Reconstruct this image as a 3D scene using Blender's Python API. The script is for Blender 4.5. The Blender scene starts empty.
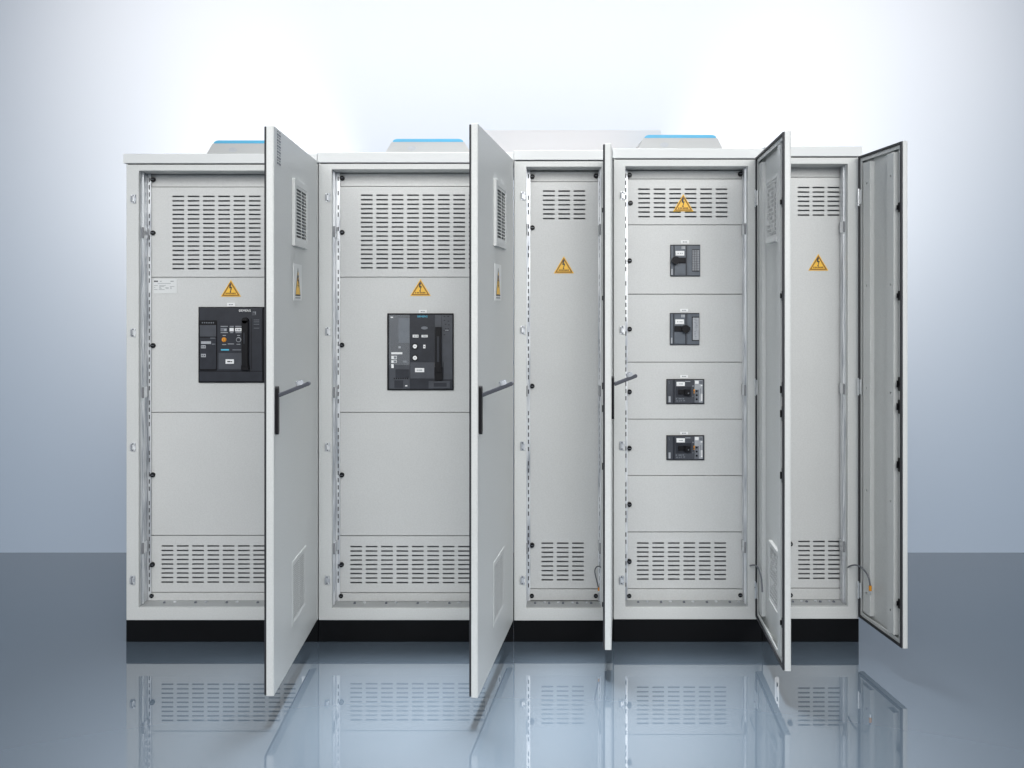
import bpy, math, random
from mathutils import Vector, Matrix
random.seed(7)
SC = bpy.context.scene
COL = SC.collection
R = math.radians

# ------------------------------------------------------------------ measures
D = 3.9            # metres from the lens to the front of the cabinet row
F = 957.0          # focal length in photo pixels
HY = 307.0         # eye level in the photo
S = D / F          # metres per photo pixel on the front of the row
H = 335 * S        # eye height
YP = 0.105         # depth of the inner plates behind the front
SP = (D + YP) / F
def X(px, y=0.0): return (px - 512) * (D + y) / F
def Z(py, y=0.0): return H - (py - HY) * (D + y) / F

# ------------------------------------------------------------------ materials
def new_mat(name):
    m = bpy.data.materials.new(name); m.use_nodes = True
    return m, m.node_tree.nodes, m.node_tree.links, m.node_tree.nodes['Principled BSDF']
def paint(name, col, rough=0.45, metal=0.0, var=0.03, nscale=6.0, bump=0.0, bscale=900.0, spec=0.5, grain=0.0):
    m, n, l, b = new_mat(name)
    b.inputs['Roughness'].default_value = rough
    b.inputs['Metallic'].default_value = metal
    b.inputs['Specular IOR Level'].default_value = spec
    tc = n.new('ShaderNodeTexCoord')
    no = n.new('ShaderNodeTexNoise'); no.inputs['Scale'].default_value = nscale
    no.inputs['Detail'].default_value = 6
    l.new(tc.outputs['Object'], no.inputs['Vector'])
    mp = n.new('ShaderNodeMapRange'); l.new(no.outputs['Fac'], mp.inputs['Value'])
    mp.inputs['From Min'].default_value = 0.3; mp.inputs['From Max'].default_value = 0.7
    mp.inputs['To Min'].default_value = 1 - var; mp.inputs['To Max'].default_value = 1 + var
    mx = n.new('ShaderNodeMix'); mx.data_type = 'RGBA'; mx.blend_type = 'MULTIPLY'
    mx.inputs['Factor'].default_value = 1
    mx.inputs['A'].default_value = (*col, 1)
    if grain:
        ng = n.new('ShaderNodeTexNoise'); ng.inputs['Scale'].default_value = 170; ng.inputs['Detail'].default_value = 1
        l.new(tc.outputs['Object'], ng.inputs['Vector'])
        mg = n.new('ShaderNodeMapRange'); l.new(ng.outputs['Fac'], mg.inputs['Value'])
        mg.inputs['From Min'].default_value = 0.3; mg.inputs['From Max'].default_value = 0.7
        mg.inputs['To Min'].default_value = 1 - grain; mg.inputs['To Max'].default_value = 1 + grain
        mm = n.new('ShaderNodeMath'); mm.operation = 'MULTIPLY'
        l.new(mp.outputs['Result'], mm.inputs[0]); l.new(mg.outputs['Result'], mm.inputs[1])
        l.new(mm.outputs[0], mx.inputs['B'])
    else:
        l.new(mp.outputs['Result'], mx.inputs['B'])
    l.new(mx.outputs['Result'], b.inputs['Base Color'])
    mr = n.new('ShaderNodeMapRange'); l.new(no.outputs['Fac'], mr.inputs['Value'])
    mr.inputs['To Min'].default_value = max(0.02, rough - 0.08); mr.inputs['To Max'].default_value = rough + 0.08
    l.new(mr.outputs['Result'], b.inputs['Roughness'])
    if bump:
        n2 = n.new('ShaderNodeTexNoise'); n2.inputs['Scale'].default_value = bscale; n2.inputs['Detail'].default_value = 2
        l.new(tc.outputs['Object'], n2.inputs['Vector'])
        bp = n.new('ShaderNodeBump'); bp.inputs['Strength'].default_value = bump; bp.inputs['Distance'].default_value = 0.001
        l.new(n2.outputs['Fac'], bp.inputs['Height']); l.new(bp.outputs['Normal'], b.inputs['Normal'])
    return m
def galvanised(name):
    m, n, l, b = new_mat(name)
    b.inputs['Metallic'].default_value = 0.45
    tc = n.new('ShaderNodeTexCoord'); mpn = n.new('ShaderNodeMapping')
    mpn.inputs['Scale'].default_value = (60, 60, 5)
    l.new(tc.outputs['Object'], mpn.inputs['Vector'])
    no = n.new('ShaderNodeTexNoise'); no.inputs['Scale'].default_value = 1.3; no.inputs['Detail'].default_value = 5
    l.new(mpn.outputs['Vector'], no.inputs['Vector'])
    cr = n.new('ShaderNodeValToRGB')
    cr.color_ramp.elements[0].position = 0.3; cr.color_ramp.elements[0].color = (0.36, 0.39, 0.44, 1)
    cr.color_ramp.elements[1].position = 0.58; cr.color_ramp.elements[1].color = (0.84, 0.86, 0.88, 1)
    l.new(no.outputs['Fac'], cr.inputs['Fac']); l.new(cr.outputs['Color'], b.inputs['Base Color'])
    mr = n.new('ShaderNodeMapRange'); l.new(no.outputs['Fac'], mr.inputs['Value'])
    mr.inputs['To Min'].default_value = 0.25; mr.inputs['To Max'].default_value = 0.5
    l.new(mr.outputs['Result'], b.inputs['Roughness'])
    return m

GREY = (0.60, 0.615, 0.61)
M = {}
M['grey'] = paint('grey_powder_coat', GREY, 0.42, var=0.02, nscale=3, bump=0.12, grain=0.03)
M['plate'] = paint('grey_plate_coat', (0.58, 0.592, 0.59), 0.40, var=0.025, nscale=2.5, bump=0.12, grain=0.035)
M['roofgrey'] = paint('pale_grey_coat', (0.66, 0.68, 0.685), 0.45, var=0.02, bump=0.1)
M['fangrey'] = paint('grey_hood_plastic', (0.40, 0.412, 0.415), 0.5, var=0.03)
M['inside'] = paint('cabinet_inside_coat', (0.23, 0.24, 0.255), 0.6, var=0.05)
M['black'] = paint('black_plinth_coat', (0.0035, 0.0042, 0.0055), 0.6, var=0.2, spec=0.12)
M['rubber'] = paint('black_rubber', (0.018, 0.019, 0.024), 0.6, var=0.15)
M['knob'] = paint('black_plastic', (0.006, 0.006, 0.008), 0.45, var=0.1, spec=0.2)
M['body'] = paint('dark_breaker_plastic', (0.020, 0.023, 0.032), 0.42, var=0.12, nscale=40, spec=0.35)
M['body2'] = paint('slate_breaker_plastic', (0.088, 0.105, 0.130), 0.4, var=0.1, nscale=40)
M['body3'] = paint('charcoal_breaker_plastic', (0.046, 0.052, 0.066), 0.42, var=0.12, nscale=40)
M['mid'] = paint('mid_grey_plastic', (0.14, 0.155, 0.18), 0.45, var=0.1, nscale=30)
M['lightgrey'] = paint('light_grey_plastic', (0.36, 0.38, 0.41), 0.45, var=0.08, nscale=60)
M['white'] = paint('white_label', (0.82, 0.83, 0.84), 0.5, var=0.02)
M['ink'] = paint('black_ink', (0.03, 0.03, 0.035), 0.5, var=0.1)
M['faint'] = paint('grey_ink', (0.30, 0.32, 0.34), 0.5, var=0.1)
M['paper'] = paint('label_paper', (0.80, 0.81, 0.81), 0.5, var=0.02)
M['yellow'] = paint('warning_yellow', (0.90, 0.53, 0.045), 0.45, var=0.06, nscale=80)
M['brown'] = paint('dark_amber_print', (0.26, 0.12, 0.012), 0.5, var=0.1)
M['orange'] = paint('orange_plastic', (0.75, 0.30, 0.01), 0.4, var=0.08)
M['teal'] = paint('teal_print', (0.09, 0.50, 0.72), 0.4, var=0.05)
M['blue'] = paint('bright_blue_trim', (0.03, 0.33, 0.56), 0.4, var=0.05)
M['steel'] = paint('bright_steel', (0.80, 0.82, 0.84), 0.3, metal=0.8, var=0.08, nscale=50)
M['zinc'] = galvanised('galvanised_steel')
M['sill'] = paint('grey_floor_pan', (0.40, 0.415, 0.42), 0.5, var=0.06, nscale=25)
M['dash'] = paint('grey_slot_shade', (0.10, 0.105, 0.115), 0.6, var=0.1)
M['lever'] = paint('dark_grey_lever', (0.055, 0.06, 0.075), 0.4, var=0.1)
M['cable'] = paint('grey_cable_sheath', (0.13, 0.14, 0.16), 0.5, var=0.1)
M['duct'] = paint('off_white_duct_coat', (0.475, 0.505, 0.545), 0.5, var=0.01)
m, n, l, b = new_mat('clear_window')
b.inputs['Base Color'].default_value = (0.85, 0.9, 0.95, 1); b.inputs['Roughness'].default_value = 0.12
b.inputs['Alpha'].default_value = 0.05
M['clear'] = m

# ------------------------------------------------------------------ mesh builder
class MB:
    def __init__(self): self.v = []; self.f = []; self.m = []; self.mats = []; self.sm = []
    def mi(self, k):
        if k not in self.mats: self.mats.append(k)
        return self.mats.index(k)
    def face(self, pts, k, smooth=False):
        i = len(self.v); self.v += [tuple(p) for p in pts]
        self.f.append(tuple(range(i, i + len(pts)))); self.m.append(self.mi(k)); self.sm.append(smooth)
    def mesh(self, vs, fs, k, smooth=False):
        i = len(self.v); self.v += [tuple(p) for p in vs]; q = self.mi(k)
        for f in fs:
            self.f.append(tuple(i + a for a in f)); self.m.append(q); self.sm.append(smooth)
    def box(self, x0, x1, y0, y1, z0, z1, k):
        x0, x1 = min(x0, x1), max(x0, x1); y0, y1 = min(y0, y1), max(y0, y1); z0, z1 = min(z0, z1), max(z0, z1)
        vs = [(x0,y0,z0),(x1,y0,z0),(x1,y1,z0),(x0,y1,z0),(x0,y0,z1),(x1,y0,z1),(x1,y1,z1),(x0,y1,z1)]
        self.mesh(vs, [(0,3,2,1),(4,5,6,7),(0,1,5,4),(1,2,6,5),(2,3,7,6),(3,0,4,7)], k)
    def prism(self, poly, y0, y1, k, smooth=False):
        """polygon of (x, z) anticlockwise seen from the front, from y0 (front) to y1"""
        n = len(poly)
        vs = [(x, y0, z) for x, z in poly] + [(x, y1, z) for x, z in poly]
        fs = [tuple(range(n)), tuple(range(2*n-1, n-1, -1))]
        self.mesh(vs, fs, k)
        self.mesh(vs, [(i, i+n, (i+1) % n + n, (i+1) % n) for i in range(n)], k, smooth)
    def disc(self, x, z, r, y0, y1, k, n=20, sx=1.0):
        self.prism([(x + sx*r*math.cos(a*2*math.pi/n), z + r*math.sin(a*2*math.pi/n)) for a in range(n)], y0, y1, k, True)
    def ring(self, x0, x1, z0, z1, wl, wr, wb, wt, y0, y1, k):
        xs = [x0, x0+wl, x1-wr, x1]; zs = [z0, z0+wb, z1-wt, z1]
        self.grid(xs, zs, y0, y1, k, lambda i, j: i == 1 and j == 1)
    def grid(self, xs, zs, y0, y1, k, hole):
        nx, nz = len(xs) - 1, len(zs) - 1
        idx = {}; vs = []; fs = []
        def V(i, j, s):
            if (i, j, s) not in idx:
                idx[(i, j, s)] = len(vs); vs.append((xs[i], y1 if s else y0, zs[j]))
            return idx[(i, j, s)]
        solid = lambda i, j: 0 <= i < nx and 0 <= j < nz and not hole(i, j)
        for i in range(nx):
            for j in range(nz):
                if not solid(i, j): continue
                fs.append((V(i,j,0), V(i+1,j,0), V(i+1,j+1,0), V(i,j+1,0)))
                fs.append((V(i,j+1,1), V(i+1,j+1,1), V(i+1,j,1), V(i,j,1)))
                if not solid(i-1, j): fs.append((V(i,j,0), V(i,j+1,0), V(i,j+1,1), V(i,j,1)))
                if not solid(i+1, j): fs.append((V(i+1,j,0), V(i+1,j,1), V(i+1,j+1,1), V(i+1,j+1,0)))
                if not solid(i, j-1): fs.append((V(i,j,0), V(i,j,1), V(i+1,j,1), V(i+1,j,0)))
                if not solid(i, j+1): fs.append((V(i,j+1,0), V(i+1,j+1,0), V(i+1,j+1,1), V(i,j+1,1)))
        self.mesh(vs, fs, k)
    def slots(self, x0, x1, z0, z1, y0, y1, k, sx, px, nx, sw, sz, pz, nz, sh, keep=1.0):
        """plate with nx by nz slots: first slot left edge sx, centre height sz (top row), going right and down"""
        xs = [x0]
        for i in range(nx): xs += [sx + i*px, sx + i*px + sw]
        xs.append(x1)
        zs = [z0]
        for j in range(nz - 1, -1, -1): zs += [sz - j*pz - sh/2, sz - j*pz + sh/2]
        zs.append(z1)
        msk = {(i, j): random.random() < keep for i in range(1, 2*nx, 2) for j in range(1, 2*nz, 2)}
        self.grid(xs, zs, y0, y1, k, lambda i, j: msk.get((i, j), False))
    def tube(self, pts, r, k, n=10, caps=True):
        pts = [Vector(p) for p in pts]; rings = []
        for i, p in enumerate(pts):
            t = (pts[min(i+1, len(pts)-1)] - pts[max(i-1, 0)]).normalized()
            u = t.cross(Vector((0.31, 0.2, 0.93))).normalized(); w = t.cross(u)
            rings.append([p + r*(u*math.cos(2*math.pi*a/n) + w*math.sin(2*math.pi*a/n)) for a in range(n)])
        vs = [q for rg in rings for q in rg]; fs = []
        for i in range(len(pts)-1):
            for a in range(n):
                fs.append((i*n+a, i*n+(a+1) % n, (i+1)*n+(a+1) % n, (i+1)*n+a))
        self.mesh(vs, fs, k, True)
        if caps:
            self.face(rings[0][::-1], k); self.face(rings[-1], k)
    def obox(self, c, ux, uy, uz, k):
        """box from centre and three half-axis vectors"""
        c, ux, uy, uz = map(Vector, (c, ux, uy, uz))
        vs = [c + a*ux + b_*uy + d*uz for d in (-1, 1) for a, b_ in ((-1,-1),(1,-1),(1,1),(-1,1))]
        self.mesh(vs, [(0,3,2,1),(4,5,6,7),(0,1,5,4),(1,2,6,5),(2,3,7,6),(3,0,4,7)], k)
    def build(self, name, parent=None, off=(0, 0, 0), bevel=0.0, seg=2):
        me = bpy.data.meshes.new(name)
        ox, oy, oz = off
        me.from_pydata([(x-ox, y-oy, z-oz) for x, y, z in self.v], [], self.f)
        for k in self.mats: me.materials.append(M[k])
        me.polygons.foreach_set('material_index', self.m)
        me.polygons.foreach_set('use_smooth', self.sm)
        me.update()
        o = bpy.data.objects.new(name, me); COL.objects.link(o)
        if parent: o.parent = parent
        if bevel:
            md = o.modifiers.new('edge', 'BEVEL'); md.width = bevel; md.segments = seg
            md.limit_method = 'ANGLE'; md.angle_limit = R(40); md.harden_normals = False
        return o

def word_mesh(text, height, x, y, z, k, name, parent, off):
    """lettering standing on a vertical front face, centred on x, z"""
    cu = bpy.data.curves.new(name, 'FONT'); cu.body = text; cu.size = height; cu.extrude = 0.0004
    cu.align_x = 'CENTER'; cu.align_y = 'CENTER'
    t = bpy.data.objects.new(name, cu); COL.objects.link(t)
    me = bpy.data.meshes.new_from_object(t.evaluated_get(bpy.context.evaluated_depsgraph_get()))
    bpy.data.objects.remove(t); bpy.data.curves.remove(cu)
    me.name = name
    me.materials.clear(); me.materials.append(M[k])
    me.transform(Matrix.Translation((x-off[0], y-off[1], z-off[2])) @ Matrix.Rotation(R(90), 4, 'X'))
    o = bpy.data.objects.new(name, me); COL.objects.link(o); o.parent = parent
    return o

# ------------------------------------------------------------------ small shared parts
def warning_sign(root, off, cx, top, bot, wpx, label=None):
    """yellow triangle with a bolt, on the inner plate"""
    y = YP
    k = MB(); cxm = X(cx, y); zt, zb = Z(top, y), Z(bot, y); w = wpx*SP/2; h = zt - zb
    def tri(i):   # inset triangle
        return [(cxm - w + 1.75*i, zb + i), (cxm + w - 1.75*i, zb + i), (cxm, zt - 2.1*i)]
    k.prism(tri(0.0), y-0.0022, y-0.0002, 'yellow')
    o1, o2 = tri(0.003), tri(0.0075)
    for a in range(3):
        b2 = (a+1) % 3
        k.prism([o1[a], o1[b2], o2[b2], o2[a]], y-0.0034, y-0.0021, 'brown')
    bolt = [(-.10,.78),(.05,.78),(-.01,.55),(.12,.55),(-.01,.24),(.05,.24),(-.03,.13),(-.10,.26),(-.05,.26),(.00,.46),(-.13,.46)]
    poly = [(cxm + a*w*1.15, zb + c*h*0.86 + h*0.1) for a, c in bolt]
    k.prism(poly[::-1], y-0.0036, y-0.0021, 'ink')
    for a in (-.46,-.30,-.16,.0,.14,.28,.42):
        k.box(cxm+(a-.045)*w, cxm+(a+.055)*w, y-0.0037, y-0.0021, zb+0.010, zb+0.0165, 'brown')
    o = k.build('warning_sign', root, off)
    if label: o['label'] = label
    return o

def name_strip(root, off, x0, x1, y0, y1):
    k = MB(); y = YP
    k.box(X(x0,y), X(x1,y), y-0.002, y-0.0002, Z(y1,y), Z(y0,y), 'white')
    zc = (Z(y0,y)+Z(y1,y))/2; w = X(x1,y)-X(x0,y)
    for a, b_ in ((.24,.42),(.47,.58),(.62,.74)):
        k.box(X(x0,y)+a*w, X(x0,y)+b_*w, y-0.0026, y-0.0019, zc-0.0022, zc+0.0022, 'faint')
    return k.build('name_strip', root, off)

def knob(root, off, px, py, r=0.0090):
    k = MB(); y = YP; x, z = X(px,y), Z(py,y)
    k.disc(x, z, r*1.15, y-0.004, y-0.0001, 'knob', 18)
    k.disc(x, z, r, y-0.012, y-0.0039, 'knob', 18)
    k.box(x-0.006, x+0.006, y-0.0124, y-0.0119, z-0.001, z+0.001, 'mid')
    return k.build('plate_knob', root, off)

def catch(root, off, px, py):
    """striker plate on the front of the stile"""
    k = MB(); x, z = X(px), Z(py)
    k.box(x-0.010, x+0.010, -0.003, -0.0002, z-0.018, z+0.018, 'zinc')
    k.box(x-0.0095, x-0.004, -0.012, -0.0029, z-0.012, z+0.012, 'lightgrey')
    k.box(x+0.003, x+0.0095, -0.009, -0.0029, z-0.017, z-0.008, 'zinc')
    k.box(x+0.003, x+0.0095, -0.009, -0.0029, z+0.007, z+0.016, 'zinc')
    k.disc(x-0.001, z+0.013, 0.003, -0.005, -0.0029, 'mid', 10)
    k.disc(x-0.001, z-0.013, 0.003, -0.005, -0.0029, 'mid', 10)
    return k.build('door_catch', root, off, bevel=0.001, seg=1)

def smooth_path(pts, n=10):
    P = [Vector(p) for p in pts]; out = []
    for i in range(len(P)-1):
        p0 = P[max(i-1,0)]; p1 = P[i]; p2 = P[i+1]; p3 = P[min(i+2,len(P)-1)]
        for s in range(n):
            t = s/n
            out.append(0.5*((2*p1)+(-p0+p2)*t+(2*p0-5*p1+4*p2-p3)*t*t+(-p0+3*p1-3*p2+p3)*t**3))
    out.append(P[-1]); return out

# ------------------------------------------------------------------ breakers
def px_box(k, ox, oy, sc):
    """boxes given in measured sub-pixels of a close view of the photo"""
    def f(x0, x1, y0, y1, d0, d1, m):
        k.box(X(ox+x0/sc, YP), X(ox+x1/sc, YP), YP-d1, YP-d0, Z(oy+y1/sc, YP), Z(oy+y0/sc, YP), m)
    return f

def big_breaker_a(root, off):
    ox, oy, sc = 190, 270, 6.4
    k = MB(); q = px_box(k, ox, oy, sc)
    q(58, 478, 236, 720, -0.03, 0.010, 'knob')
    q(66, 470, 242, 712, 0.0098, 0.016, 'body')
    b = k.build('air_circuit_breaker', root, off, bevel=0.002)
    b['label'] = 'black breaker with orange push button and tall lever'
    def sub(name, fn, bev=0.0):
        kk = MB(); fn(kk, px_box(kk, ox, oy, sc)); return kk.build(name, b, (0,0,0) if False else off, bevel=bev)
    def trip(kk, q):
        q(68, 180, 322, 640, 0.0158, 0.021, 'knob')
        q(74, 178, 352, 425, 0.0208, 0.0225, 'body3')
        q(74, 178, 432, 632, 0.0208, 0.0225, 'body')
        for a in range(86, 160, 14): q(a, a+8, 333, 341, 0.0208, 0.0216, 'mid')
        q(82, 145, 455, 472, 0.0223, 0.0235, 'lightgrey')
        q(82, 112, 480, 500, 0.0223, 0.0235, 'lightgrey')
        q(86, 92, 486, 494, 0.0234, 0.0238, 'ink'); q(98, 106, 486, 494, 0.0234, 0.0238, 'ink')
        q(82, 112, 535, 556, 0.0223, 0.0235, 'lightgrey')
        q(87, 93, 541, 550, 0.0234, 0.0238, 'ink'); q(99, 107, 541, 550, 0.0234, 0.0238, 'ink')
        q(140, 172, 432, 437, 0.0223, 0.0229, 'mid'); q(150, 172, 470, 476, 0.0223, 0.0229, 'mid')
    sub('trip_unit', trip, 0.001)
    def plates(kk, q):
        q(190, 342, 350, 640, 0.0158, 0.018, 'body')
        q(192, 340, 530, 632, 0.0178, 0.0195, 'body3')
        q(205, 245, 370, 392, 0.0178, 0.0200, 'mid'); q(228, 243, 376, 388, 0.0199, 0.0203, 'lightgrey')
        q(262, 288, 370, 392, 0.0178, 0.0200, 'white'); q(298, 338, 370, 392, 0.0178, 0.0200, 'white')
        q(304, 312, 376, 386, 0.0199, 0.0203, 'faint'); q(316, 332, 376, 386, 0.0199, 0.0203, 'faint')
        for a, c, y_ in ((205, 250, 360), (262, 288, 360), (298, 338, 360), (205, 250, 400), (265, 285, 400), (300, 338, 400),
                         (218, 238, 418), (310, 328, 418), (215, 240, 476), (250, 290, 472), (306, 330, 474)):
            q(a, c, y_-2, y_+2, 0.0178, 0.0186, 'lightgrey')
        q(280, 335, 507, 513, 0.0178, 0.0188, 'mid')
    sub('control_panel', plates)
    def btn(x, y_, r, mt, cap):
        def f(kk, q):
            cx, cz = X(ox+x/sc, YP), Z(oy+y_/sc, YP)
            kk.disc(cx, cz, r, YP-0.021, YP-0.0178, mt); kk.disc(cx, cz, r*0.7, YP-0.026, YP-0.0209, cap)
            kk.box(cx-0.0008, cx+0.0008, YP-0.0264, YP-0.0259, cz-r*0.5, cz+r*0.5, 'ink')
        return f
    sub('push_button', btn(227, 445, 0.0098, 'orange', 'orange'), 0.0008)['label'] = 'orange round push button'
    sub('push_button', btn(320, 445, 0.0105, 'lightgrey', 'body'), 0.0008)['label'] = 'grey ringed push button'
    def lab(kk, q):
        q(237, 290, 570, 598, 0.0193, 0.0212, 'white'); q(248, 268, 580, 588, 0.0211, 0.0216, 'ink'); q(270, 280, 582, 588, 0.0211, 0.0216, 'ink')
    sub('rating_label', lab)
    def lever(kk, q):
        q(340, 388, 606, 638, 0.0158, 0.032, 'knob'); q(345, 384, 322, 612, 0.022, 0.036, 'knob')
        kk.disc(X(ox+364.5/sc, YP), Z(oy+322/sc, YP), 19.5/sc*SP, YP-0.036, YP-0.018, 'knob', 20)
        q(357, 366, 400, 470, 0.0358, 0.0372, 'body')
    sub('charging_lever', lever, 0.002)
    def side(kk, q):
        q(392, 466, 300, 640, 0.0158, 0.0175, 'body')
        q(404, 430, 264, 290, 0.0158, 0.0172, 'body3'); q(410, 422, 268, 270, 0.0171, 0.0176, 'lightgrey'); q(424, 427, 266, 284, 0.0171, 0.0176, 'lightgrey')
        for y_ in (318, 330, 345, 370): q(415, 450, y_, y_+3, 0.0173, 0.0180, 'mid')
        q(400, 403, 310, 632, 0.0173, 0.0182, 'knob')
        q(62, 474, 644, 648, 0.0158, 0.0166, 'knob')
    sub('side_cover', side)
    w = sub('teal_mark', lambda kk, q: q(207, 258, 505, 514, 0.0178, 0.0190, 'teal'))
    word_mesh('SIEMENS', 0.0135, X(ox+358/sc, YP), YP-0.0165, Z(oy+260.5/sc, YP), 'white', 'brand_lettering', b, off)

def big_breaker_b(root, off):
    ox, oy, sc = 380, 270, 5.9125
    k = MB(); q = px_box(k, ox, oy, sc)
    q(44, 436, 256, 710, -0.03, 0.010, 'knob')
    q(53, 430, 264, 703, 0.0098, 0.015, 'body')
    b = k.build('air_circuit_breaker', root, off, bevel=0.002)
    b['label'] = 'black breaker with clear window and two round buttons'
    def sub(name, fn, bev=0.0):
        kk = MB(); fn(kk, px_box(kk, ox, oy, sc)); return kk.build(name, b, off, bevel=bev)
    def trip(kk, q):
        q(58, 178, 266, 700, 0.0148, 0.0165, 'body3')
        q(112, 176, 285, 430, 0.0164, 0.0172, 'body2')  # lighter block paints the reflection lying in the clear window
        q(66, 80, 276, 283, 0.0164, 0.0178, 'white'); q(155, 166, 278, 284, 0.0164, 0.0178, 'ink')
        q(70, 135, 485, 497, 0.0164, 0.0185, 'white')
        q(70, 102, 506, 526, 0.0164, 0.0185, 'white'); q(85, 100, 509, 523, 0.0184, 0.0188, 'mid')
        q(70, 102, 532, 548, 0.0164, 0.0185, 'white'); q(84, 100, 534, 546, 0.0184, 0.0188, 'mid')
        q(70, 84, 555, 578, 0.0164, 0.0185, 'white')
        q(138, 160, 534, 546, 0.0164, 0.0180, 'mid'); q(112, 125, 450, 462, 0.0164, 0.0180, 'lightgrey')
        q(95, 175, 585, 635, 0.0164, 0.0185, 'body')
        for a in range(84, 172, 13): q(a, a+7, 636, 643, 0.0164, 0.0180, 'knob')
        q(88, 140, 650, 695, 0.0164, 0.0175, 'body'); q(152, 164, 679, 686, 0.0164, 0.0180, 'white')
    sub('trip_unit', trip)
    sub('clear_window', lambda kk, q: q(57, 179, 265, 560, 0.0205, 0.0225, 'clear'))
    def plates(kk, q):
        q(182, 326, 330, 640, 0.0148, 0.017, 'body')
        q(182, 326, 545, 640, 0.0168, 0.0185, 'body3'); q(182, 326, 560, 620, 0.0184, 0.0192, 'body3')
        kk.prism([(X(ox+(265+20*math.cos(a*math.pi/8))/sc, YP), Z(oy+(342-9*math.sin(a*math.pi/8))/sc, YP)) for a in range(16)], YP-0.0185, YP-0.0168, 'mid')
        q(196, 230, 382, 398, 0.0168, 0.0188, 'white'); q(248, 284, 383, 397, 0.0168, 0.0188, 'white')
        for a in (203, 213, 222, 255, 264, 272): q(a, a+5, 386, 394, 0.0187, 0.0192, 'mid')
        q(258, 271, 441, 462, 0.0168, 0.0188, 'white'); q(261, 268, 449, 455, 0.0187, 0.0192, 'mid')
    sub('control_panel', plates)
    for y_ in (450, 518):
        def f(kk, q):
            cx, cz = X(ox+210/sc, YP), Z(oy+y_/sc, YP)
            kk.disc(cx, cz, 0.0128, YP-0.022, YP-0.0168, 'knob'); kk.disc(cx, cz, 0.0088, YP-0.026, YP-0.0219, 'white')
            kk.box(cx-0.003, cx+0.003, YP-0.0264, YP-0.0259, cz-0.001, cz+0.001, 'ink')
        sub('push_button', f, 0.0008)
    def lab(kk, q):
        q(210, 264, 578, 602, 0.0190, 0.0208, 'white')
        for a in (220, 230, 238, 246): q(a, a+6, 586, 595, 0.0207, 0.0212, 'faint')
    sub('rating_label', lab)
    def lever(kk, q):
        q(325, 372, 572, 650, 0.0148, 0.028, 'knob'); q(331, 364, 345, 600, 0.022, 0.036, 'knob')
        q(331, 364, 338, 366, 0.0148, 0.034, 'knob'); q(340, 354, 390, 540, 0.0358, 0.0372, 'body')
    sub('charging_lever', lever, 0.002)
    def side(kk, q):
        q(368, 430, 266, 645, 0.0148, 0.0165, 'body3'); q(327, 366, 266, 336, 0.0148, 0.0165, 'body3')
        for a, y_ in ((378,272),(400,272),(378,296),(402,300),(384,318),(404,322),(386,345),(400,345),(376,357),(390,357),(402,357),(378,380)):
            q(a, a+9, y_, y_+4, 0.0164, 0.0170, 'knob')
        q(388, 408, 354, 358, 0.0164, 0.0170, 'lightgrey')
        q(372, 378, 545, 640, 0.0164, 0.0185, 'body'); 
        q(290, 415, 655, 698, 0.0148, 0.0185, 'body3'); q(320, 395, 665, 688, 0.0184, 0.0190, 'body')
    sub('side_cover', side, 0.001)
    word_mesh('SIEMENS', 0.0115, X(ox+253/sc, YP), YP-0.0156, Z(oy+275/sc, YP), 'teal', 'brand_lettering', b, off)

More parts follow.
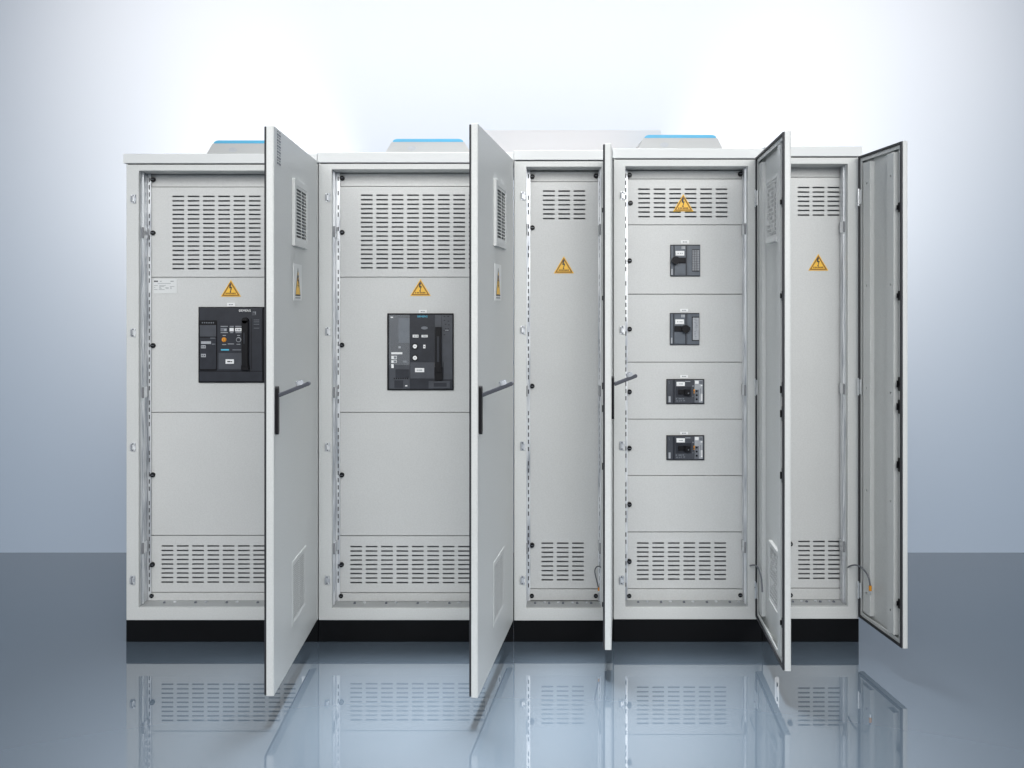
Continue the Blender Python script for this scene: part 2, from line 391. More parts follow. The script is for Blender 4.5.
def small_breaker(root, off, oy, y0, y1, x0, x1, kind):
    """slate moulded-case breaker with toggle; kind 0 toggle thrown to the left, 1 to the right"""
    ox, sc = 660, 15.36
    k = MB(); q = px_box(k, ox, oy, sc)
    q(x0, x1, y0, y1, -0.03, 0.008, 'body'); q(x0+7, x1-4, y0+18, y1-12, 0.0079, 0.011, 'body2')
    q(x0+45, x0+58, y0+14, y1-14, 0.0108, 0.0125, 'body'); q(x0+232, x0+250, y0+14, y1-14, 0.0108, 0.0125, 'body')
    q(x0+262, x0+268, y0+20, y1-20, 0.0108, 0.0117, 'body3')
    b = k.build('moulded_case_breaker', root, off, bevel=0.0015)
    def sub(name, fn, bev=0.0):
        kk = MB(); fn(kk, px_box(kk, ox, oy, sc)); return kk.build(name, b, off, bevel=bev)
    sub('front_cover', lambda kk, q: (q(x0+60, x0+230, y0+26, y1-26, 0.0108, 0.0145, 'body2'),
                                      q(x0+166, x0+222, y0+26, y0+68, 0.0144, 0.0155, 'lightgrey'),
                                      q(x0+180, x0+184, y0+28, y0+66, 0.0154, 0.0158, 'mid'),
                                      q(x0+100, x0+106, y1-130, y1-122, 0.0144, 0.0150, 'mid')), 0.0008)
    def lab(kk, q):
        q(x0+75, x0+208, y0+98, y0+170, 0.0143, 0.0165, 'white')
        for a in (105, 140, 168): q(x0+a, x0+a+16, y0+128, y0+142, 0.0164, 0.0168, 'faint')
    sub('rating_label', lab, 0.0006)
    def toggle(kk, q):
        z0 = y0 + 200 if kind == 0 else y0 + 205
        if kind == 0:
            q(x0+90, x0+226, z0, z0+85, 0.0143, 0.022, 'knob')
            kk.disc(X(ox+(x0+70)/sc, YP), Z(oy+(z0+44)/sc, YP), 0.0165, YP-0.036, YP-0.0143, 'knob', 20)
            q(x0+60, x0+120, z0+18, z0+66, 0.02, 0.034, 'knob')
        else:
            q(x0+62, x0+180, z0-5, z0+78, 0.0143, 0.022, 'knob')
            kk.disc(X(ox+(x0+225)/sc, YP), Z(oy+(z0+38)/sc, YP), 0.0165, YP-0.036, YP-0.0143, 'knob', 20)
            q(x0+220, x0+296, z0+8, z0+62, 0.02, 0.034, 'knob')
    sub('toggle', toggle, 0.0015)
    def scale(kk, q):
        if kind == 0:
            q(x0+328, x0+445, y0+70, y1-70, 0.0108, 0.0122, 'body')
            for a in (338, 368, 398, 424): q(x0+a, x0+a+14, y0+85, y1-85, 0.0121, 0.0130, 'lightgrey')
            for j in range(9): q(x0+338, x0+438, y0+110+j*36, y0+114+j*36, 0.0129, 0.0134, 'body3')
        else:
            q(x0+332, x0+446, y0+58, y1-62, 0.0108, 0.0125, 'knob')
            q(x0+344, x0+440, y0+72, y1-76, 0.0124, 0.0140, 'lightgrey')
            for j in range(13): q(x0+370+random.randint(-14, 20), x0+400+random.randint(-10, 20), y0+92+j*24, y0+98+j*24, 0.0139, 0.0143, 'mid')
    sub('setting_scale', scale)
    sub('type_mark', lambda kk, q: q(x0+10, x0+32, y1-112, y1-22, 0.0108, 0.0118, 'lightgrey'))
    b['label'] = 'grey breaker with toggle thrown to the ' + ('left' if kind == 0 else 'right')

def trip_breaker(root, off, oy, y0, y1):
    """charcoal breaker with an adjustable trip unit on its right"""
    ox, sc = 660, 19.2
    k = MB(); q = px_box(k, ox, oy, sc)
    q(120, 845, y0, y1, -0.03, 0.008, 'knob'); q(130, 836, y0+14, y1-14, 0.0079, 0.011, 'body3')
    q(236, 272, y0+20, y1-20, 0.0108, 0.0122, 'body'); 
    for a, c in ((160, 36), (164, 66)): q(a, a+10, y0+c, y0+c+24, 0.0108, 0.0115, 'mid')
    b = k.build('moulded_case_breaker', root, off, bevel=0.0015)
    def sub(name, fn, bev=0.0):
        kk = MB(); fn(kk, px_box(kk, ox, oy, sc)); return kk.build(name, b, off, bevel=bev)
    def cover(kk, q):
        q(274, 640, y0+20, y1-20, 0.0108, 0.0145, 'body3')
        q(288, 590, y0+140, y0+340, 0.0144, 0.0158, 'body')
        for a, c, e in ((290, 362, 26), (345, 362, 60), (420, 360, 30), (300, 405, 30), (350, 405, 22), (385, 400, 22), (435, 398, 34)):
            q(a, a+e, y0+c, y0+c+22, 0.0144, 0.0151, 'mid')
        q(612, 632, y0+118, y0+142, 0.0144, 0.0152, 'lightgrey'); q(612, 632, y0+314, y0+338, 0.0144, 0.0152, 'mid')
        q(470, 570, y0+36, y0+50, 0.0144, 0.0152, 'lightgrey')
    sub('front_cover', cover, 0.0008)
    def lab(kk, q):
        q(305, 464, y0+50, y0+130, 0.0143, 0.0165, 'white')
        for a in (348, 370, 392, 408): q(a, a+16, y0+82, y0+98, 0.0164, 0.0168, 'faint')
    sub('rating_label', lab, 0.0006)
    def toggle(kk, q):
        q(335, 480, y0+200, y0+285, 0.0157, 0.022, 'knob'); q(455, 552, y0+192, y0+292, 0.0157, 0.036, 'knob')
        q(505, 528, y0+248, y0+268, 0.0359, 0.0364, 'mid')
    sub('toggle', toggle, 0.002)
    def trip(kk, q):
        q(650, 806, y0+20, y1-30, 0.0108, 0.014, 'lightgrey')
        q(650, 735, y0+200, y1-34, 0.0139, 0.0155, 'mid')
        q(660, 728, y0+28, y0+88, 0.0139, 0.0155, 'white'); q(740, 800, y0+30, y0+92, 0.0139, 0.0152, 'mid')
        q(768, 802, y0+110, y0+130, 0.0139, 0.0150, 'white'); q(768, 802, y0+280, y0+410, 0.0139, 0.0150, 'white')
        for j in range(5): q(774, 796, y0+292+j*22, y0+298+j*22, 0.0149, 0.0153, 'mid')
        q(755, 765, y0+180, y0+400, 0.0139, 0.0150, 'mid')
        for c in (226, 304, 382):
            kk.disc(X(ox+690/sc, YP), Z(oy+(y0+c)/sc, YP), 0.0042, YP-0.018, YP-0.0139, 'knob', 14)
        q(632, 654, y0+192, y0+232, 0.0139, 0.0175, 'orange'); q(632, 650, y0+250, y0+268, 0.0139, 0.0175, 'orange')
    sub('trip_unit', trip)
    sub('type_mark', lambda kk, q: q(156, 194, y1-148, y1-34, 0.0108, 0.0118, 'lightgrey'))
    return b

# ------------------------------------------------------------------ doors
def make_door(root, off, hx, ang, w, ztop, zbot, vents=(), handle=True, sign=False, marks=False, lever=0.106, proud=0.005, t=0.025):
    """hinged on its right; local x runs from -w (free edge) to 0 (hinge), y 0 is the outer skin, y t the inner face"""
    h = ztop - zbot
    k = MB()
    if vents:
        vx0, vx1 = -0.475, -0.235
        zs = [0]; holes = []
        for (a, c) in sorted(vents): zs += [a + 0.02, c - 0.02]
        zs.append(h)
        k.grid([-w, vx0+0.02, vx1-0.02, 0], zs, 0, 0.003, 'grey', lambda i, j: i == 1 and j % 2 == 1)
    else:
        k.box(-w, 0, 0, 0.003, 0, h, 'grey')
    k.ring(-w, 0, 0, h, 0.004, 0.004, 0.004, 0.004, 0.0028, t, 'grey')
    k.ring(-w+0.0035, -0.0035, 0.0035, h-0.0035, 0.028, 0.022, 0.022, 0.022, t-0.003, t+0.0005, 'grey')
    d = k.build('door', root, (0, 0, 0), bevel=0.0022)
    d.location = (hx - off[0], -t - 0.003 - off[1], zbot - off[2]); d.rotation_euler = (0, 0, R(ang))
    g = MB(); g.ring(-w+0.001, -0.003, 0.002, h-0.002, 0.011, 0.010, 0.010, 0.010, t+0.0003, t+0.007, 'rubber')
    g.build('gasket', d, bevel=0.002)
    for a in (0.06, 0.09, 0.5, 0.91, 0.94):
        if a in (0.09, 0.94): continue
        hk = MB()
        hk.tube([(-0.006, t+0.004, h*a-0.035), (-0.006, t+0.004, h*a+0.035)], 0.007, 'steel', 12)
        hk.box(-0.03, -0.008, t+0.001, t+0.005, h*a-0.03, h*a+0.03, 'steel')
        hk.build('hinge', d, bevel=0.001, seg=1)
    # two folded stiffening channels with punched holes
    for (sx0, sx1, tt) in ((-0.105, -0.045, t+proud-0.008), (-w+0.047, -w+0.100, t+proud)):
        sk = MB()
        n = 4
        sk.slots(sx0, sx1, 0.035, h-0.035, tt, tt+0.0015, 'grey', (sx0+sx1)/2-0.003, 1, 1, 0.006, h-0.12, (h-0.24)/n, n+1, 0.007)
        sk.box(sx0, sx0+0.002, 0.003, tt-0.0001, 0.035, h-0.035, 'grey'); sk.box(sx1-0.002, sx1, 0.003, tt-0.0001, 0.035, h-0.035, 'grey')
        sk.build('stiffener', d, bevel=0.0008, seg=1)
    # locking rod with its black guides next to the free edge
    for a in (0.085, 0.36, 0.475, 0.52, 0.695, 0.87):
        lk = MB()
        zz = h*a; big = 0.026 if 0.3 < a < 0.53 else 0.018
        lk.box(-w+0.013, -w+0.0295, t+0.0007, t+0.0055, zz-big, zz+big, 'knob')
        lk.box(-w+0.0255, -w+0.0297, t+0.0056, t+0.011, zz-big*0.5, zz+big*0.5, 'knob')
        lk.build('lock_guide', d, bevel=0.0015, seg=1)
    if vents:
        for (a, c) in vents:
            top = a > h*0.5
            v = MB()
            if top:
                v.ring(vx0, vx1, a, c, 0.022, 0.022, 0.022, 0.022, -0.011, -0.0002, 'grey')
                n = 15; p = (c-a-0.060)/n
                v.slots(vx0+0.0215, vx1-0.0215, a+0.0215, c-0.0215, -0.0095, -0.0075, 'grey', vx0+0.034, 0.090, 2, 0.084, c-0.036, p, n, p*0.66)
                for i in range(n):      # tilted louvre blades behind the slots
                    zz = c - 0.036 - i*p
                    v.obox(((vx0+vx1)/2, 0.000, zz+p*0.1), ((vx1-vx0)/2-0.03, 0, 0), (0, 0.003, -p*0.2), (0, 0.0003, 0.0006), 'inside')
            else:
                v.ring(vx0, vx1, a, c, 0.014, 0.014, 0.012, 0.012, -0.0016, -0.0002, 'grey')
                n = 26; p = (c-a-0.04)/n
                v.slots(vx0+0.013, vx1-0.013, a+0.011, c-0.011, -0.0012, -0.0004, 'grey', vx0+0.02, 0.1025, 2, 0.098, c-0.022, p, n, p*0.34)
            v.build('vent_cover', d, bevel=0.0025 if top else 0.0)
            td = 0.028 if top else 0.017
            f = MB()                       # filter tray on the inner side, with punched pattern
            f.ring(vx0+0.004, vx1-0.004, a+0.004, c-0.004, 0.012, 0.012, 0.012, 0.012, 0.0035, td, 'plate')
            nx_, nz_ = 9, 13
            f.slots(vx0+0.015, vx1-0.015, a+0.015, c-0.015, td-0.005, td-0.0025, 'plate', vx0+0.022, 0.0215, nx_, 0.016, c-0.03, (c-a-0.05)/nz_, nz_, 0.011, 0.8)
            f.box(vx0+0.06, vx0+0.068, td-0.0026, td+0.001, a+0.03, c-0.03, 'plate'); f.box(vx0-0.002, vx0+0.02, td-0.001, td+0.004, a-0.002, a+0.01, 'plate')
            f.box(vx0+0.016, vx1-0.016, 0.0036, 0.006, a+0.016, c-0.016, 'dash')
            f.build('filter_tray', d, bevel=0.0015, seg=1)
    if handle:
        zc = handle - zbot; hk = MB()
        hx0 = -w + 0.024
        pl = [(hx0-0.011, zc-0.073), (hx0-0.006, zc-0.080), (hx0+0.006, zc-0.080), (hx0+0.011, zc-0.070), (hx0+0.011, zc+0.070), (hx0+0.006, zc+0.078), (hx0-0.006, zc+0.078), (hx0-0.011, zc+0.072)]
        hk.prism(pl, -0.010, -0.0002, 'knob')
        hk.build('handle_base', d, bevel=0.003)
        lv = MB()
        a0 = Vector((hx0+0.002, -0.010, zc+0.048)); a1 = Vector((hx0+0.002, -lever, zc+0.048+0.36*lever))
        dirv = (a1-a0)/2; up = Vector((0, 0.28, 0.96))
        lv.obox((a0+a1)/2, dirv, (0.0095, 0, 0), up*0.0068, 'lever')
        lv.tube([a1+Vector((-0.0105, 0, 0)), a1+Vector((0.0105, 0, 0))], 0.0069, 'lever', 14)
        lv.build('handle_lever', d, bevel=0.003)
        ck = MB()
        c0 = a0 + (a1-a0)*0.72 + Vector((0, 0, 0.010))
        ck.tube([c0 + up*-0.004, c0 + up*0.010], 0.0125, 'lightgrey', 18)
        ck.tube([c0 + up*0.010, c0 + up*0.012], 0.007, 'mid', 14)
        ck.build('lock_cylinder', d)
    if sign:
        s = MB(); z0 = Z(300.5, -0.38) - zbot; z1 = Z(264.5, -0.38) - zbot
        x0, x1 = -0.452, -0.312; cx = (x0+x1)/2
        s.box(x0, x1, -0.0016, -0.0002, z0, z1, 'paper')
        def tri(i): return [(cx-0.044+1.6*i, z0+0.016+i), (cx+0.044-1.6*i, z0+0.016+i), (cx, z1-0.014-2.4*i)]
        s.prism(tri(0), -0.0024, -0.0015, 'ink'); s.prism(tri(0.006), -0.0030, -0.0023, 'yellow')
        bolt = [(-.10,.78),(.05,.78),(-.01,.55),(.14,.55),(-.01,.24),(.07,.24),(-.04,.10),(-.13,.26),(-.06,.26),(.00,.46),(-.15,.46)]
        s.prism([(cx + a*0.085, z0+0.040 + c*0.066) for a, c in bolt][::-1], -0.0037, -0.0029, 'ink')
        s.box(cx-0.044, cx+0.044, -0.0024, -0.0015, z0+0.007, z0+0.012, 'faint')
        s.build('warning_label', d)
    if marks:
        mk = MB()                       # column of small punched marks under the top corner
        x0 = -w + 0.045
        zt = Z(131, -0.7) - zbot; zb_ = Z(165, -0.7) - zbot
        for j in range(6):
            zc = zt - (zt-zb_)*(j+0.5)/6
            for i in range(2):
                mk.box(x0+i*0.030, x0+i*0.030+0.022, -0.0010, -0.0001, zc-0.010, zc-0.004, 'mid')
                mk.box(x0+i*0.030+0.002, x0+i*0.030+0.018, -0.0010, -0.0001, zc+0.001, zc+0.005, 'mid')
        mk.build('door_marking', d)
    return d

# ------------------------------------------------------------------ cabinets
DEPTH = 0.62
def cabinet(name, label, x0, x1, roof_t, roof_b, open_l, open_r, open_t, open_b, bot, rx0, rx1, plate_l, plate_r, seams, catches, knobs, group='switchgear cabinets standing side by side'):
    root = bpy.data.objects.new(name, None); COL.objects.link(root)
    off = (X((x0+x1)/2), 0.0, 0.0)
    root.location = off
    root.empty_display_size = 0.2
    root['label'] = label; root['category'] = 'switchgear cabinet'; root['group'] = group
    xa, xb = X(x0)+0.0012, X(x1)-0.0012
    zb, zr = Z(bot), Z(roof_b)
    # front frame
    k = MB(); k.ring(xa, xb, zb, zr, X(open_l)-xa, xb-X(open_r), Z(open_b)-zb, zr-Z(open_t), 0.0, 0.020, 'grey')
    k.build('frame', root, off, bevel=0.002)
    # carcass
    k = MB()
    k.box(xa, xa+0.002, 0.0203, DEPTH, zb, zr, 'grey'); k.box(xb-0.002, xb, 0.0203, DEPTH, zb, zr, 'grey')
    k.box(xa+0.002, xb-0.002, DEPTH-0.002, DEPTH, zb, zr, 'grey')
    k.box(xa+0.0022, xb-0.0022, 0.0203, DEPTH-0.0022, zr-0.004, zr-0.002, 'grey')
    k.box(xa+0.0022, xb-0.0022, YP+0.02, DEPTH-0.0022, zb+0.002, zb+0.004, 'inside')
    k.build('body_shell', root, off)
    # inner sill and top lining of the opening
    k = MB()
    zs = Z(open_b) - 0.001
    k.box(xa+0.004, xb-0.004, 0.0203, YP+0.018, zs-0.003, zs, 'sill')
    for i in range(5):
        xx = X(open_l) + (X(open_r)-X(open_l))*(0.12+0.19*i)
        k.disc(xx, zs+0.003, 0.005, 0.06, 0.066, 'mid', 10)
        k.tube([(xx+0.04, 0.075, zs), (xx+0.04, 0.075, zs+0.004)], 0.006, 'zinc', 10)
    k.build('inner_sill', root, off)
    k = MB()
    zt = Z(open_t) + 0.001
    k.box(xa+0.004, xb-0.004, 0.0203, YP+0.012, zt, zt+0.003, 'plate')
    k.build('inner_lintel', root, off)
    # mounting rails on both sides of the opening
    for side in (-1, 1):
        k = MB()
        xo = X(open_l)-0.002 if side < 0 else X(open_r)+0.002
        xin = (X(plate_l, YP)-0.002) if side < 0 else (X(plate_r, YP)+0.002)
        lo, hi = zs+0.001, zt-0.001
        a, b_ = sorted((xo - side*0.001, xo + side*0.016))
        k.box(a, b_, 0.024, YP-0.012, lo, hi, 'zinc')
        # folded middle lip standing a little proud of the rail
        c0 = xo; k.box(min(c0, c0-side*0.004), max(c0, c0-side*0.004), 0.048, 0.062, lo, hi, 'zinc')
        for f_ in (0.13, 0.49, 0.86):     # joint clips
            zz = lo + (hi-lo)*f_
            k.box(min(c0, c0-side*0.007), max(c0, c0-side*0.007), 0.038, 0.044, zz-0.022, zz+0.022, 'inside')
            k.box(min(c0, c0-side*0.006), max(c0, c0-side*0.006), 0.0441, 0.085, zz-0.022, zz+0.022, 'steel')
            k.box(min(c0, c0-side*0.007), max(c0, c0-side*0.007), 0.0851, 0.089, zz-0.022, zz+0.022, 'inside')
        # punched flange facing the door
        e0, e1 = sorted((xo + side*0.004, xin + side*(-0.003)))
        if e1 - e0 < 0.006: e0, e1 = (e0+e1)/2-0.004, (e0+e1)/2+0.004
        n = int((hi-lo-0.03)/0.030)
        w_ = e1-e0; sw = min(0.0048, w_*0.5)
        sl = xin-0.002-sw if side < 0 else xin+0.002
        sl = min(max(sl, e0+0.001), e1-sw-0.001)
        k.slots(e0, e1, lo, hi, YP-0.006, YP-0.004, 'zinc', sl, 1, 1, sw, hi-0.025, 0.030, n, 0.018, 0.75)
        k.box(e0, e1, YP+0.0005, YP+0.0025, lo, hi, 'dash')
        k.build('mounting_rail', root, off)
    # roof lid and plinth
    k = MB()
    k.box(X(rx0)+0.0006, X(rx1)-0.0006, -0.012, DEPTH+0.01, zr+0.0005, Z(roof_t), 'roofgrey')
    k.box(xa+0.006, xb-0.006, -0.0015, 0.01, zr-0.004, zr+0.0004, 'rubber')  # dark strip paints the shade line under the lid's overhang
    k.build('roof', root, off, bevel=0.0035)
    k = MB(); k.box(xa-0.001, xb+0.001, 0.001, DEPTH-0.01, 0.0, zb-0.0005, 'black')
    k.build('plinth', root, off, bevel=0.0015)
    # inner plates from top to bottom
    pl, pr = X(plate_l, YP), X(plate_r, YP)
    for i, s in enumerate(seams):
        zt_, zb_ = Z(s[0], YP), Z(s[1], YP)
        nm = s[2]; k = MB()
        dy = s[4] if len(s) > 4 else 0.0
        g = 0.0013
        if s[3]:
            sx, pxp, nx, sy, pyp, ny = s[3][:6]
            if len(s[3]) > 6:      # two fields of slots on the same plate
                sx2, _, nx2, sy2, _, ny2 = s[3][6:]
                zs_ = [zb_+g]; ranges = []
                rows2 = [Z(sy2 + j*pyp, YP) for j in range(ny2-1, -1, -1)]
                rows1 = [Z(sy + j*pyp, YP) for j in range(ny-1, -1, -1)]
                zm = (rows2[-1]+rows1[0])/2
                k.slots(pl, pr, zb_+g, zm, YP+dy, YP+0.002+dy, 'plate', X(sx2,YP), pxp*SP, nx2, 11.7*SP, rows2[-1], pyp*SP, ny2, 1.55*SP)
                k.slots(pl, pr, zm, zt_-g, YP+dy, YP+0.002+dy, 'plate', X(sx,YP), pxp*SP, nx, 11.7*SP, rows1[-1], pyp*SP, ny, 1.55*SP)
            else:
                k.slots(pl, pr, zb_+g, zt_-g, YP+dy, YP+0.002+dy, 'plate', X(sx,YP), pxp*SP, nx, 11.7*SP, Z(sy,YP), pyp*SP, ny, 1.55*SP)
            k.build(nm, root, off)
        else:
            k.box(pl, pr, YP+dy, YP+0.014+dy, zb_+g, zt_-g, 'plate')
            k.build(nm, root, off, bevel=0.0012)
    k = MB()   # dark sheet added behind the plates so that gaps and slots read as shade
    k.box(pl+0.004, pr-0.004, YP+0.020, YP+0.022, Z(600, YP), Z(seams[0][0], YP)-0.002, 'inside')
    k.build('seam_shade_sheet', root, off)
    for (a, c) in catches: catch(root, off, a, c)
    for (a, c) in knobs: knob(root, off, a, c)
    return root, off

def roof_fan(root, off, cx, top, base_t, w_bot=87, w_top=66):
    """trapezoid ventilation hood with a bright blue band round its top"""
    yf, yb = 0.14, 0.50
    s = (D+yf)/F
    cxm = X(cx, yf); zt = Z(top, yf); zb = Z(base_t) + 0.0005
    wb, wt = w_bot*s/2 + 0.006, w_top*s/2
    zvis = Z(base_t) - 0.0
    hb = 3.1*s                                   # height of the blue band
    zm = zt - hb
    sl = (wb - wt) / (zt - 0.006 - zvis) * 0.92
    wm = wt + 0.010
    k = MB()
    k.prism([(cxm-wb-0.004, zb), (cxm+wb+0.004, zb), (cxm+wm+0.004, zm-0.0004), (cxm-wm-0.004, zm-0.0004)], yf, yb, 'fangrey')
    k.prism([(cxm-wb*0.36+0.018*math.cos(a*math.pi/8), zb+0.040+0.010*math.sin(a*math.pi/8)) for a in range(16)], yf-0.0015, yf+0.002, 'lightgrey')
    f = k.build('roof_fan', root, off, bevel=0.003)
    k2 = MB()
    pts = [(cxm-wm, zm), (cxm+wm, zm)]
    for a in range(7):
        t = math.radians(90*a/6); pts.append((cxm+wt-0.012+ (0.022)*math.cos(t), zm+0.001+(hb-0.001)*math.sin(t)))
    for a in range(7):
        t = math.radians(90+90*a/6); pts.append((cxm-wt+0.012+(0.022)*math.cos(t), zm+0.001+(hb-0.001)*math.sin(t)))
    k2.prism(pts, yf+0.001, yb-0.001, 'blue')
    k2.build('blue_trim', f, off, bevel=0.0015)
    return f

# --- cabinet 1
c1, o1 = cabinet('switchgear_cabinet', 'wide grey cabinet at left end, its large breaker having an orange button',
    126, 318, 154.2, 163.8, 138.6, 305.4, 170.7, 607.6, 620.2, 124.2, 317.8, 151.4, 302.4,
    [(174.2, 187, 'top_cover', None, 0.004), (187, 277.2, 'vent_plate', (172.4, 15.28, 8, 196.4, 4.515, 17)), (277.2, 412.4, 'breaker_plate', None),
     (412.4, 535.4, 'blank_plate', None), (535.4, 592.2, 'vent_plate', (161.6, 15.28, 9, 546.0, 4.515, 9)), (592.2, 600.2, 'bottom_cover', None, -0.008)],
    [(133.8, 199), (133.6, 332.5), (133.4, 447), (133, 580)],
    [(153.3, 179.7), (153.3, 233), (153.3, 345.5), (153, 474.7), (152.6, 564.3), (152.4, 595.2)])
warning_sign(c1, o1, 231, 279.8, 296.6, 20.2)
name_strip(c1, o1, 227.2, 235, 302.8, 306.4)
big_breaker_a(c1, o1)
k = MB(); q = px_box(k, 146, 272, 25.6)
q(195, 795, 176, 545, 0.0001, 0.0018, 'roofgrey')
q(210, 258, 220, 256, 0.0017, 0.0024, 'ink'); q(264, 310, 222, 256, 0.0017, 0.0024, 'ink'); q(360, 405, 230, 248, 0.0017, 0.0024, 'faint'); q(630, 712, 226, 250, 0.0017, 0.0024, 'faint')
for a, c, y_ in ((305, 640, 292), (210, 305, 345), (345, 510, 345), (345, 470, 372), (615, 730, 370), (210, 240, 395), (340, 390, 398), (500, 585, 400), (625, 660, 398), (345, 410, 425), (510, 585, 425), (620, 665, 425), (210, 300, 450), (330, 480, 450)):
    q(a, c, y_-6, y_+6, 0.0017, 0.0023, 'faint')
k.build('rating_sticker', c1, o1)
roof_fan(c1, o1, 249, 140.3, 154.2)
make_door(c1, o1, X(318.3), 91.0, 0.752, Z(161.9), Z(618.3), vents=((0.132, 0.362), (1.584-Z(618.3)+0.0, 1.822-Z(618.3))), handle=Z(409.5, -0.74), sign=True, marks=True)

# --- cabinet 2
c2, o2 = cabinet('switchgear_cabinet', 'wide grey cabinet, its large breaker having a clear window and two round buttons',
    318.4, 513.5, 152.6, 163.0, 331.8, 500.6, 169.3, 608.3, 620.2, 317.8, 513.6, 340.0, 498.0,
    [(173, 186.4, 'top_cover', None, 0.004), (186.4, 277.1, 'vent_plate', (360.9, 15.4, 8, 195.2, 4.54, 17)), (277.1, 412.4, 'breaker_plate', None),
     (412.4, 535.8, 'blank_plate', None), (535.8, 592.6, 'vent_plate', (350.3, 15.4, 9, 546.6, 4.5, 9)), (592.6, 600.8, 'bottom_cover', None, -0.008)],
    [(328, 197.6), (328, 331.2), (327.8, 447), (327.4, 580)],
    [(342.2, 178.2), (342.2, 232.4), (342, 345), (341.9, 474.8), (341.6, 564.5), (341.4, 595.3)])
warning_sign(c2, o2, 420.5, 279.0, 295.9, 20.6)
name_strip(c2, o2, 418.9, 426.9, 309.9, 313.2)
big_breaker_b(c2, o2)
roof_fan(c2, o2, 428, 138.8, 152.6)
make_door(c2, o2, X(513.2), 81.4, 0.775, Z(160.6), Z(618.8), vents=((0.130, 0.360), (1.584-Z(618.8), 1.822-Z(618.8))), handle=Z(409.5, -0.76), sign=True, t=0.022)

# --- cabinet 3
c3, o3 = cabinet('switchgear_cabinet', 'narrow grey cabinet without breakers, standing between the windowed breaker cabinet and the four-breaker cabinet',
    513.9, 613, 150.6, 160.4, 526.4, 601.4, 166.8, 608.3, 620.6, 513.6, 612.4, 530.0, 598.2,
    [(171, 181.8, 'top_cover', None, 0.004), (181.8, 588.6, 'vent_plate', (543.0, 15.3, 3, 191.1, 4.58, 7, 541.5, 15.3, 3, 543.2, 4.51, 9)), (588.6, 600, 'bottom_cover', None, -0.008)],
    [(523.2, 196), (523, 330), (522.9, 446), (522.6, 580)],
    [(532.2, 176.7), (596, 175.9), (532.4, 227.8), (532.1, 386), (532, 545), (531.8, 595.2), (595.6, 595.2)])
warning_sign(c3, o3, 563.8, 256.2, 273.4, 20.2)
make_door(c3, o3, X(611.8), 83.4, 0.362, Z(159.6), Z(616.2), handle=Z(397, -0.35), lever=0.088, t=0.024)

# --- cabinet 4
c4, o4 = cabinet('switchgear_cabinet', 'grey cabinet with four small breakers one above another',
    613.4, 762, 148.9, 158.8, 625.4, 748, 166.2, 607.3, 619.4, 612.4, 763.6, 627.2, 742.6,
    [(170.2, 179, 'top_cover', None, 0.004), (179, 224.8, 'vent_plate', (638.2, 15.5, 6, 189.2, 4.58, 7)), (224.8, 294.2, 'breaker_plate', None), (294.2, 362.2, 'breaker_plate', None),
     (362.2, 419.2, 'breaker_plate', None), (419.2, 475.6, 'breaker_plate', None), (475.6, 532, 'blank_plate', None), (532, 588.6, 'vent_plate', (636.9, 15.5, 6, 543.1, 4.5, 9)), (588.6, 600, 'bottom_cover', None, -0.008)],
    [(622.6, 195.5), (622.4, 330), (622, 445.7), (621.6, 580)],
    [(629.4, 175.2), (630.4, 203.1), (629.4, 260.7), (629.4, 329.1), (629.3, 391.7), (629.2, 448.1), (629.2, 504.3), (629.1, 561.2), (629, 595.2), (740.2, 174.1), (739.8, 594.5)])
warning_sign(c4, o4, 683.2, 194.0, 211.4, 20.4)
name_strip(c4, o4, 680.7, 689, 240.2, 243.8); name_strip(c4, o4, 680.1, 688, 308.9, 311.8)
name_strip(c4, o4, 680.1, 688, 375, 377.8); name_strip(c4, o4, 680.1, 688, 431.8, 434.5)
small_breaker(c4, o4, 235, 150, 635, 155, 612, 0)
small_breaker(c4, o4, 305, 122, 612, 150, 600, 1)
trip_breaker(c4, o4, 370, 172, 648)
trip_breaker(c4, o4, 425, 195, 668)
roof_fan(c4, o4, 680.5, 134.8, 148.9, 86, 67)
make_door(c4, o4, X(760.6), 84.9, 0.580, Z(158), Z(615.2), vents=((0.135, 0.375), (1.60-Z(615), 1.845-Z(615))), handle=None, t=0.021)

# --- cabinet 5
c5, o5 = cabinet('switchgear_cabinet', 'narrow grey cabinet at right end, inside of its open door in view',
    762.4, 859, 147, 156.8, 775, 847.8, 163.9, 606.8, 618.9, 763.6, 861.6, 778.4, 845.6,
    [(166.6, 177.2, 'top_cover', None, 0.004), (177.2, 588, 'vent_plate', (797.7, 14.9, 3, 187.5, 4.6, 7, 798.2, 15.2, 3, 541.5, 4.55, 9)), (588, 599.2, 'bottom_cover', None, -0.008)],
    [(771.8, 195.5), (771.6, 330), (771.4, 445.7), (771.2, 580)],
    [(780.5, 174), (790, 543.6), (790, 594.5)])
warning_sign(c5, o5, 818.2, 253.8, 270.6, 20.0)
make_door(c5, o5, X(861.6), 94.6, 0.364, Z(157.0), Z(615.0), handle=None, proud=0.011, t=0.018)

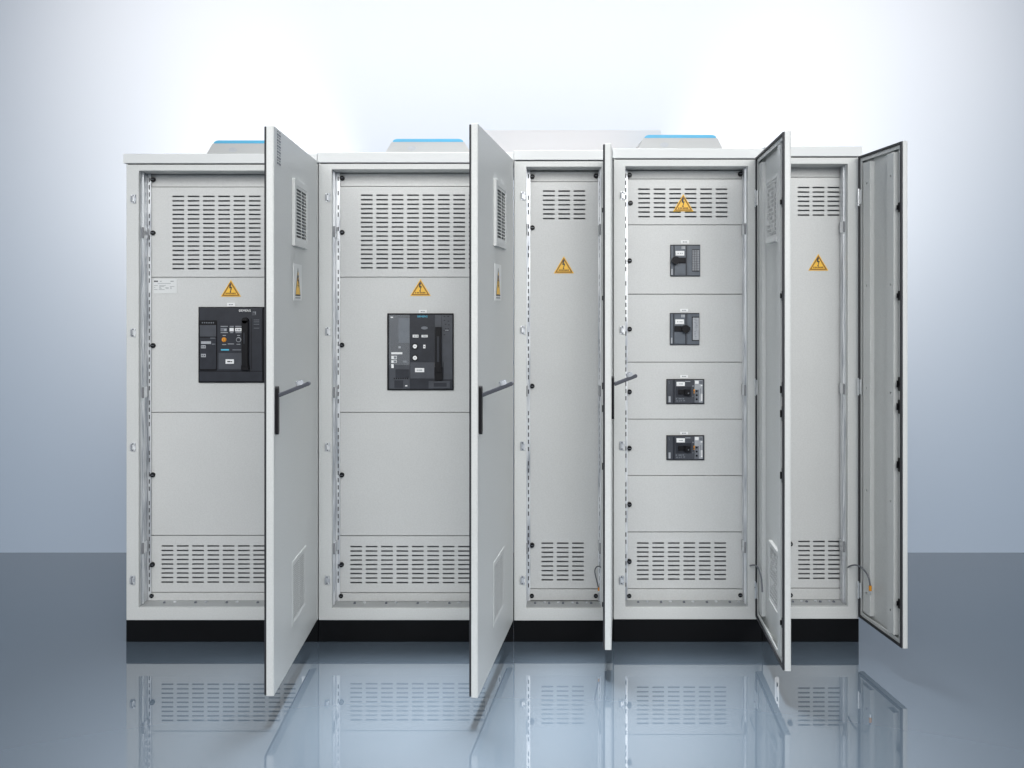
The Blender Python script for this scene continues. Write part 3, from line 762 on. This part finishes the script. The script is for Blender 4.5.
# earth wires from the frames to the doors, each with an orange lug
def earth_wire(root, off, pts, lug, r=0.0032, q=1.0):
    k = MB(); k.tube(smooth_path(pts), r, 'cable', 10)
    w = k.build('earth_wire', root, off)
    k = MB(); p = Vector(lug)
    k.tube([p+Vector((0, 0, 0.010*q)), p+Vector((0, 0, -0.010*q))], 0.0058*q, 'orange', 12)
    k.tube([p+Vector((0, 0, -0.0102*q)), p+Vector((0, 0, -0.022*q))], 0.0048*q, 'steel', 12)
    k.build('cable_lug', w, off)
def P(px, py, y): return (X(px, y), y, Z(py, y))
earth_wire(c5, o5, [P(846.6, 571, 0.03), P(848.5, 567, 0.0), P(855, 565, -0.05), P(862, 568, -0.09), P(868, 576, -0.125), P(870.2, 585.5, -0.135)], P(870.3, 588.2, -0.135))
earth_wire(c4, o4, [P(745.8, 588, 0.09), P(745.9, 575, 0.09), P(747.3, 568, 0.05), P(751.5, 565.3, -0.02), P(757, 566.5, -0.09), P(761, 577, -0.16), P(762.3, 592, -0.20)], P(745.8, 588, 0.09))
earth_wire(c3, o3, [P(598.6, 588, 0.09), P(596, 578, 0.085), P(594.8, 571, 0.08), P(596.5, 567, 0.06), P(599.4, 566.5, 0.04), P(601.5, 568, 0.015)], P(598.7, 589, 0.09), 0.0024, 0.65)

# --- pale duct lying on the roofs behind
k = MB()
ya, yb = 0.53, 0.61
xl, xr = X(478, ya), X(661, ya)
zt = Z(130.2, ya); zb = Z(147) + 0.004
k.prism([(xl, zb), (X(666, ya), zb), (xr, zt), (xl, zt)], ya, yb, 'duct')
k.box(xl+0.05, X(655, ya), ya+0.01, yb-0.01, zt, zt+0.001, 'duct')
du = k.build('roof_duct', None, bevel=0.004)
du['label'] = 'pale flat duct standing along the back of the cabinet roofs'; du['category'] = 'duct'

# ------------------------------------------------------------------ setting
YW = 1.42
m, n, l, b = new_mat('studio_wall_paint')
b.inputs['Base Color'].default_value = (0.357, 0.445, 0.558, 1); b.inputs['Roughness'].default_value = 0.9
b.inputs['Specular IOR Level'].default_value = 0.1
M['wall'] = m
m, n, l, b = new_mat('polished_studio_floor')
b.inputs['Base Color'].default_value = (0.096, 0.125, 0.158, 1); b.inputs['Roughness'].default_value = 0.035
b.inputs['IOR'].default_value = 2.7
tc = n.new('ShaderNodeTexCoord'); no = n.new('ShaderNodeTexNoise'); no.inputs['Scale'].default_value = 1.2; no.inputs['Detail'].default_value = 5
l.new(tc.outputs['Object'], no.inputs['Vector'])
mr = n.new('ShaderNodeMapRange'); l.new(no.outputs['Fac'], mr.inputs['Value'])
mr.inputs['To Min'].default_value = 0.0; mr.inputs['To Max'].default_value = 0.03
l.new(mr.outputs['Result'], b.inputs['Roughness'])
M['floor'] = m
k = MB(); k.face([(-9, -9, 0), (9, -9, 0), (9, YW, 0), (-9, YW, 0)], 'floor')
fl = k.build('floor'); fl['kind'] = 'structure'; fl['label'] = 'polished blue grey studio floor'
k = MB()
k.face([(-9, YW, 0), (9, YW, 0), (9, YW, 7), (-9, YW, 7)], 'wall')
wl = k.build('wall'); wl['kind'] = 'structure'; wl['label'] = 'pale blue grey studio backdrop wall'

# ------------------------------------------------------------------ light
def aim(o, target):
    o.rotation_euler = (Vector(target) - o.location).to_track_quat('-Z', 'Y').to_euler()
def area(name, loc, target, sx, sy, power, col=(1, 1, 1), spread=180):
    L = bpy.data.lights.new(name, 'AREA'); L.shape = 'RECTANGLE'; L.size = sx; L.size_y = sy
    L.energy = power; L.color = col; L.spread = R(spread)
    o = bpy.data.objects.new(name, L); COL.objects.link(o); o.location = loc; aim(o, target); return o
def spot(name, loc, target, cone, power, blend=1.0, radius=0.3, col=(1, 1, 1)):
    L = bpy.data.lights.new(name, 'SPOT'); L.spot_size = R(cone); L.spot_blend = blend; L.shadow_soft_size = radius
    L.energy = power; L.color = col
    o = bpy.data.objects.new(name, L); COL.objects.link(o); o.location = loc; aim(o, target); return o
area('key_softbox', (0.35, -4.3, 2.95), (0.1, 0, 1.15), 6.4, 1.8, 84, (1.0, 0.985, 0.96), 88)
area('backdrop_lamp', (0.1, -0.25, 4.7), (0.1, YW, 2.45), 5.4, 0.3, 80, (1.0, 0.775, 0.61), 64)
for sx in (-1, 1):
    area('added_wall_glow', (sx*0.66, 0.84, 1.64), (sx*2.45, YW, 2.05), 0.26, 0.5, 17, (1.0, 0.80, 0.63), 110)  # hidden lights added behind the cabinets to make the wall glow at the sides
for lx in (-0.54, 0.0, 0.54):
    spot('added_floor_spot', (lx, 0.1, 7.0), (lx, -0.85, 0.0), 13.0, 4100, 0.55, 0.7, (0.97, 0.985, 1.0))  # unseen overhead spots added to brighten the floor before the cabinets

w = bpy.data.worlds.new('World'); SC.world = w; w.use_nodes = True
bg = w.node_tree.nodes['Background']
bg.inputs['Color'].default_value = (0.76, 0.87, 1.0, 1); bg.inputs['Strength'].default_value = 0.34

# ------------------------------------------------------------------ camera
cam = bpy.data.cameras.new('camera'); co = bpy.data.objects.new('camera', cam); COL.objects.link(co)
co.location = (0, -D, H); co.rotation_euler = (R(90), 0, 0)
cam.sensor_width = 36; cam.lens = 36*F/1024; cam.shift_y = (HY-384)/1024
cam.clip_start = 0.05; cam.clip_end = 100
SC.camera = co
SC.view_settings.view_transform = 'Standard'; SC.view_settings.look = 'None'
SC.view_settings.exposure = 0; SC.view_settings.gamma = 1
SC.cycles.max_bounces = 8
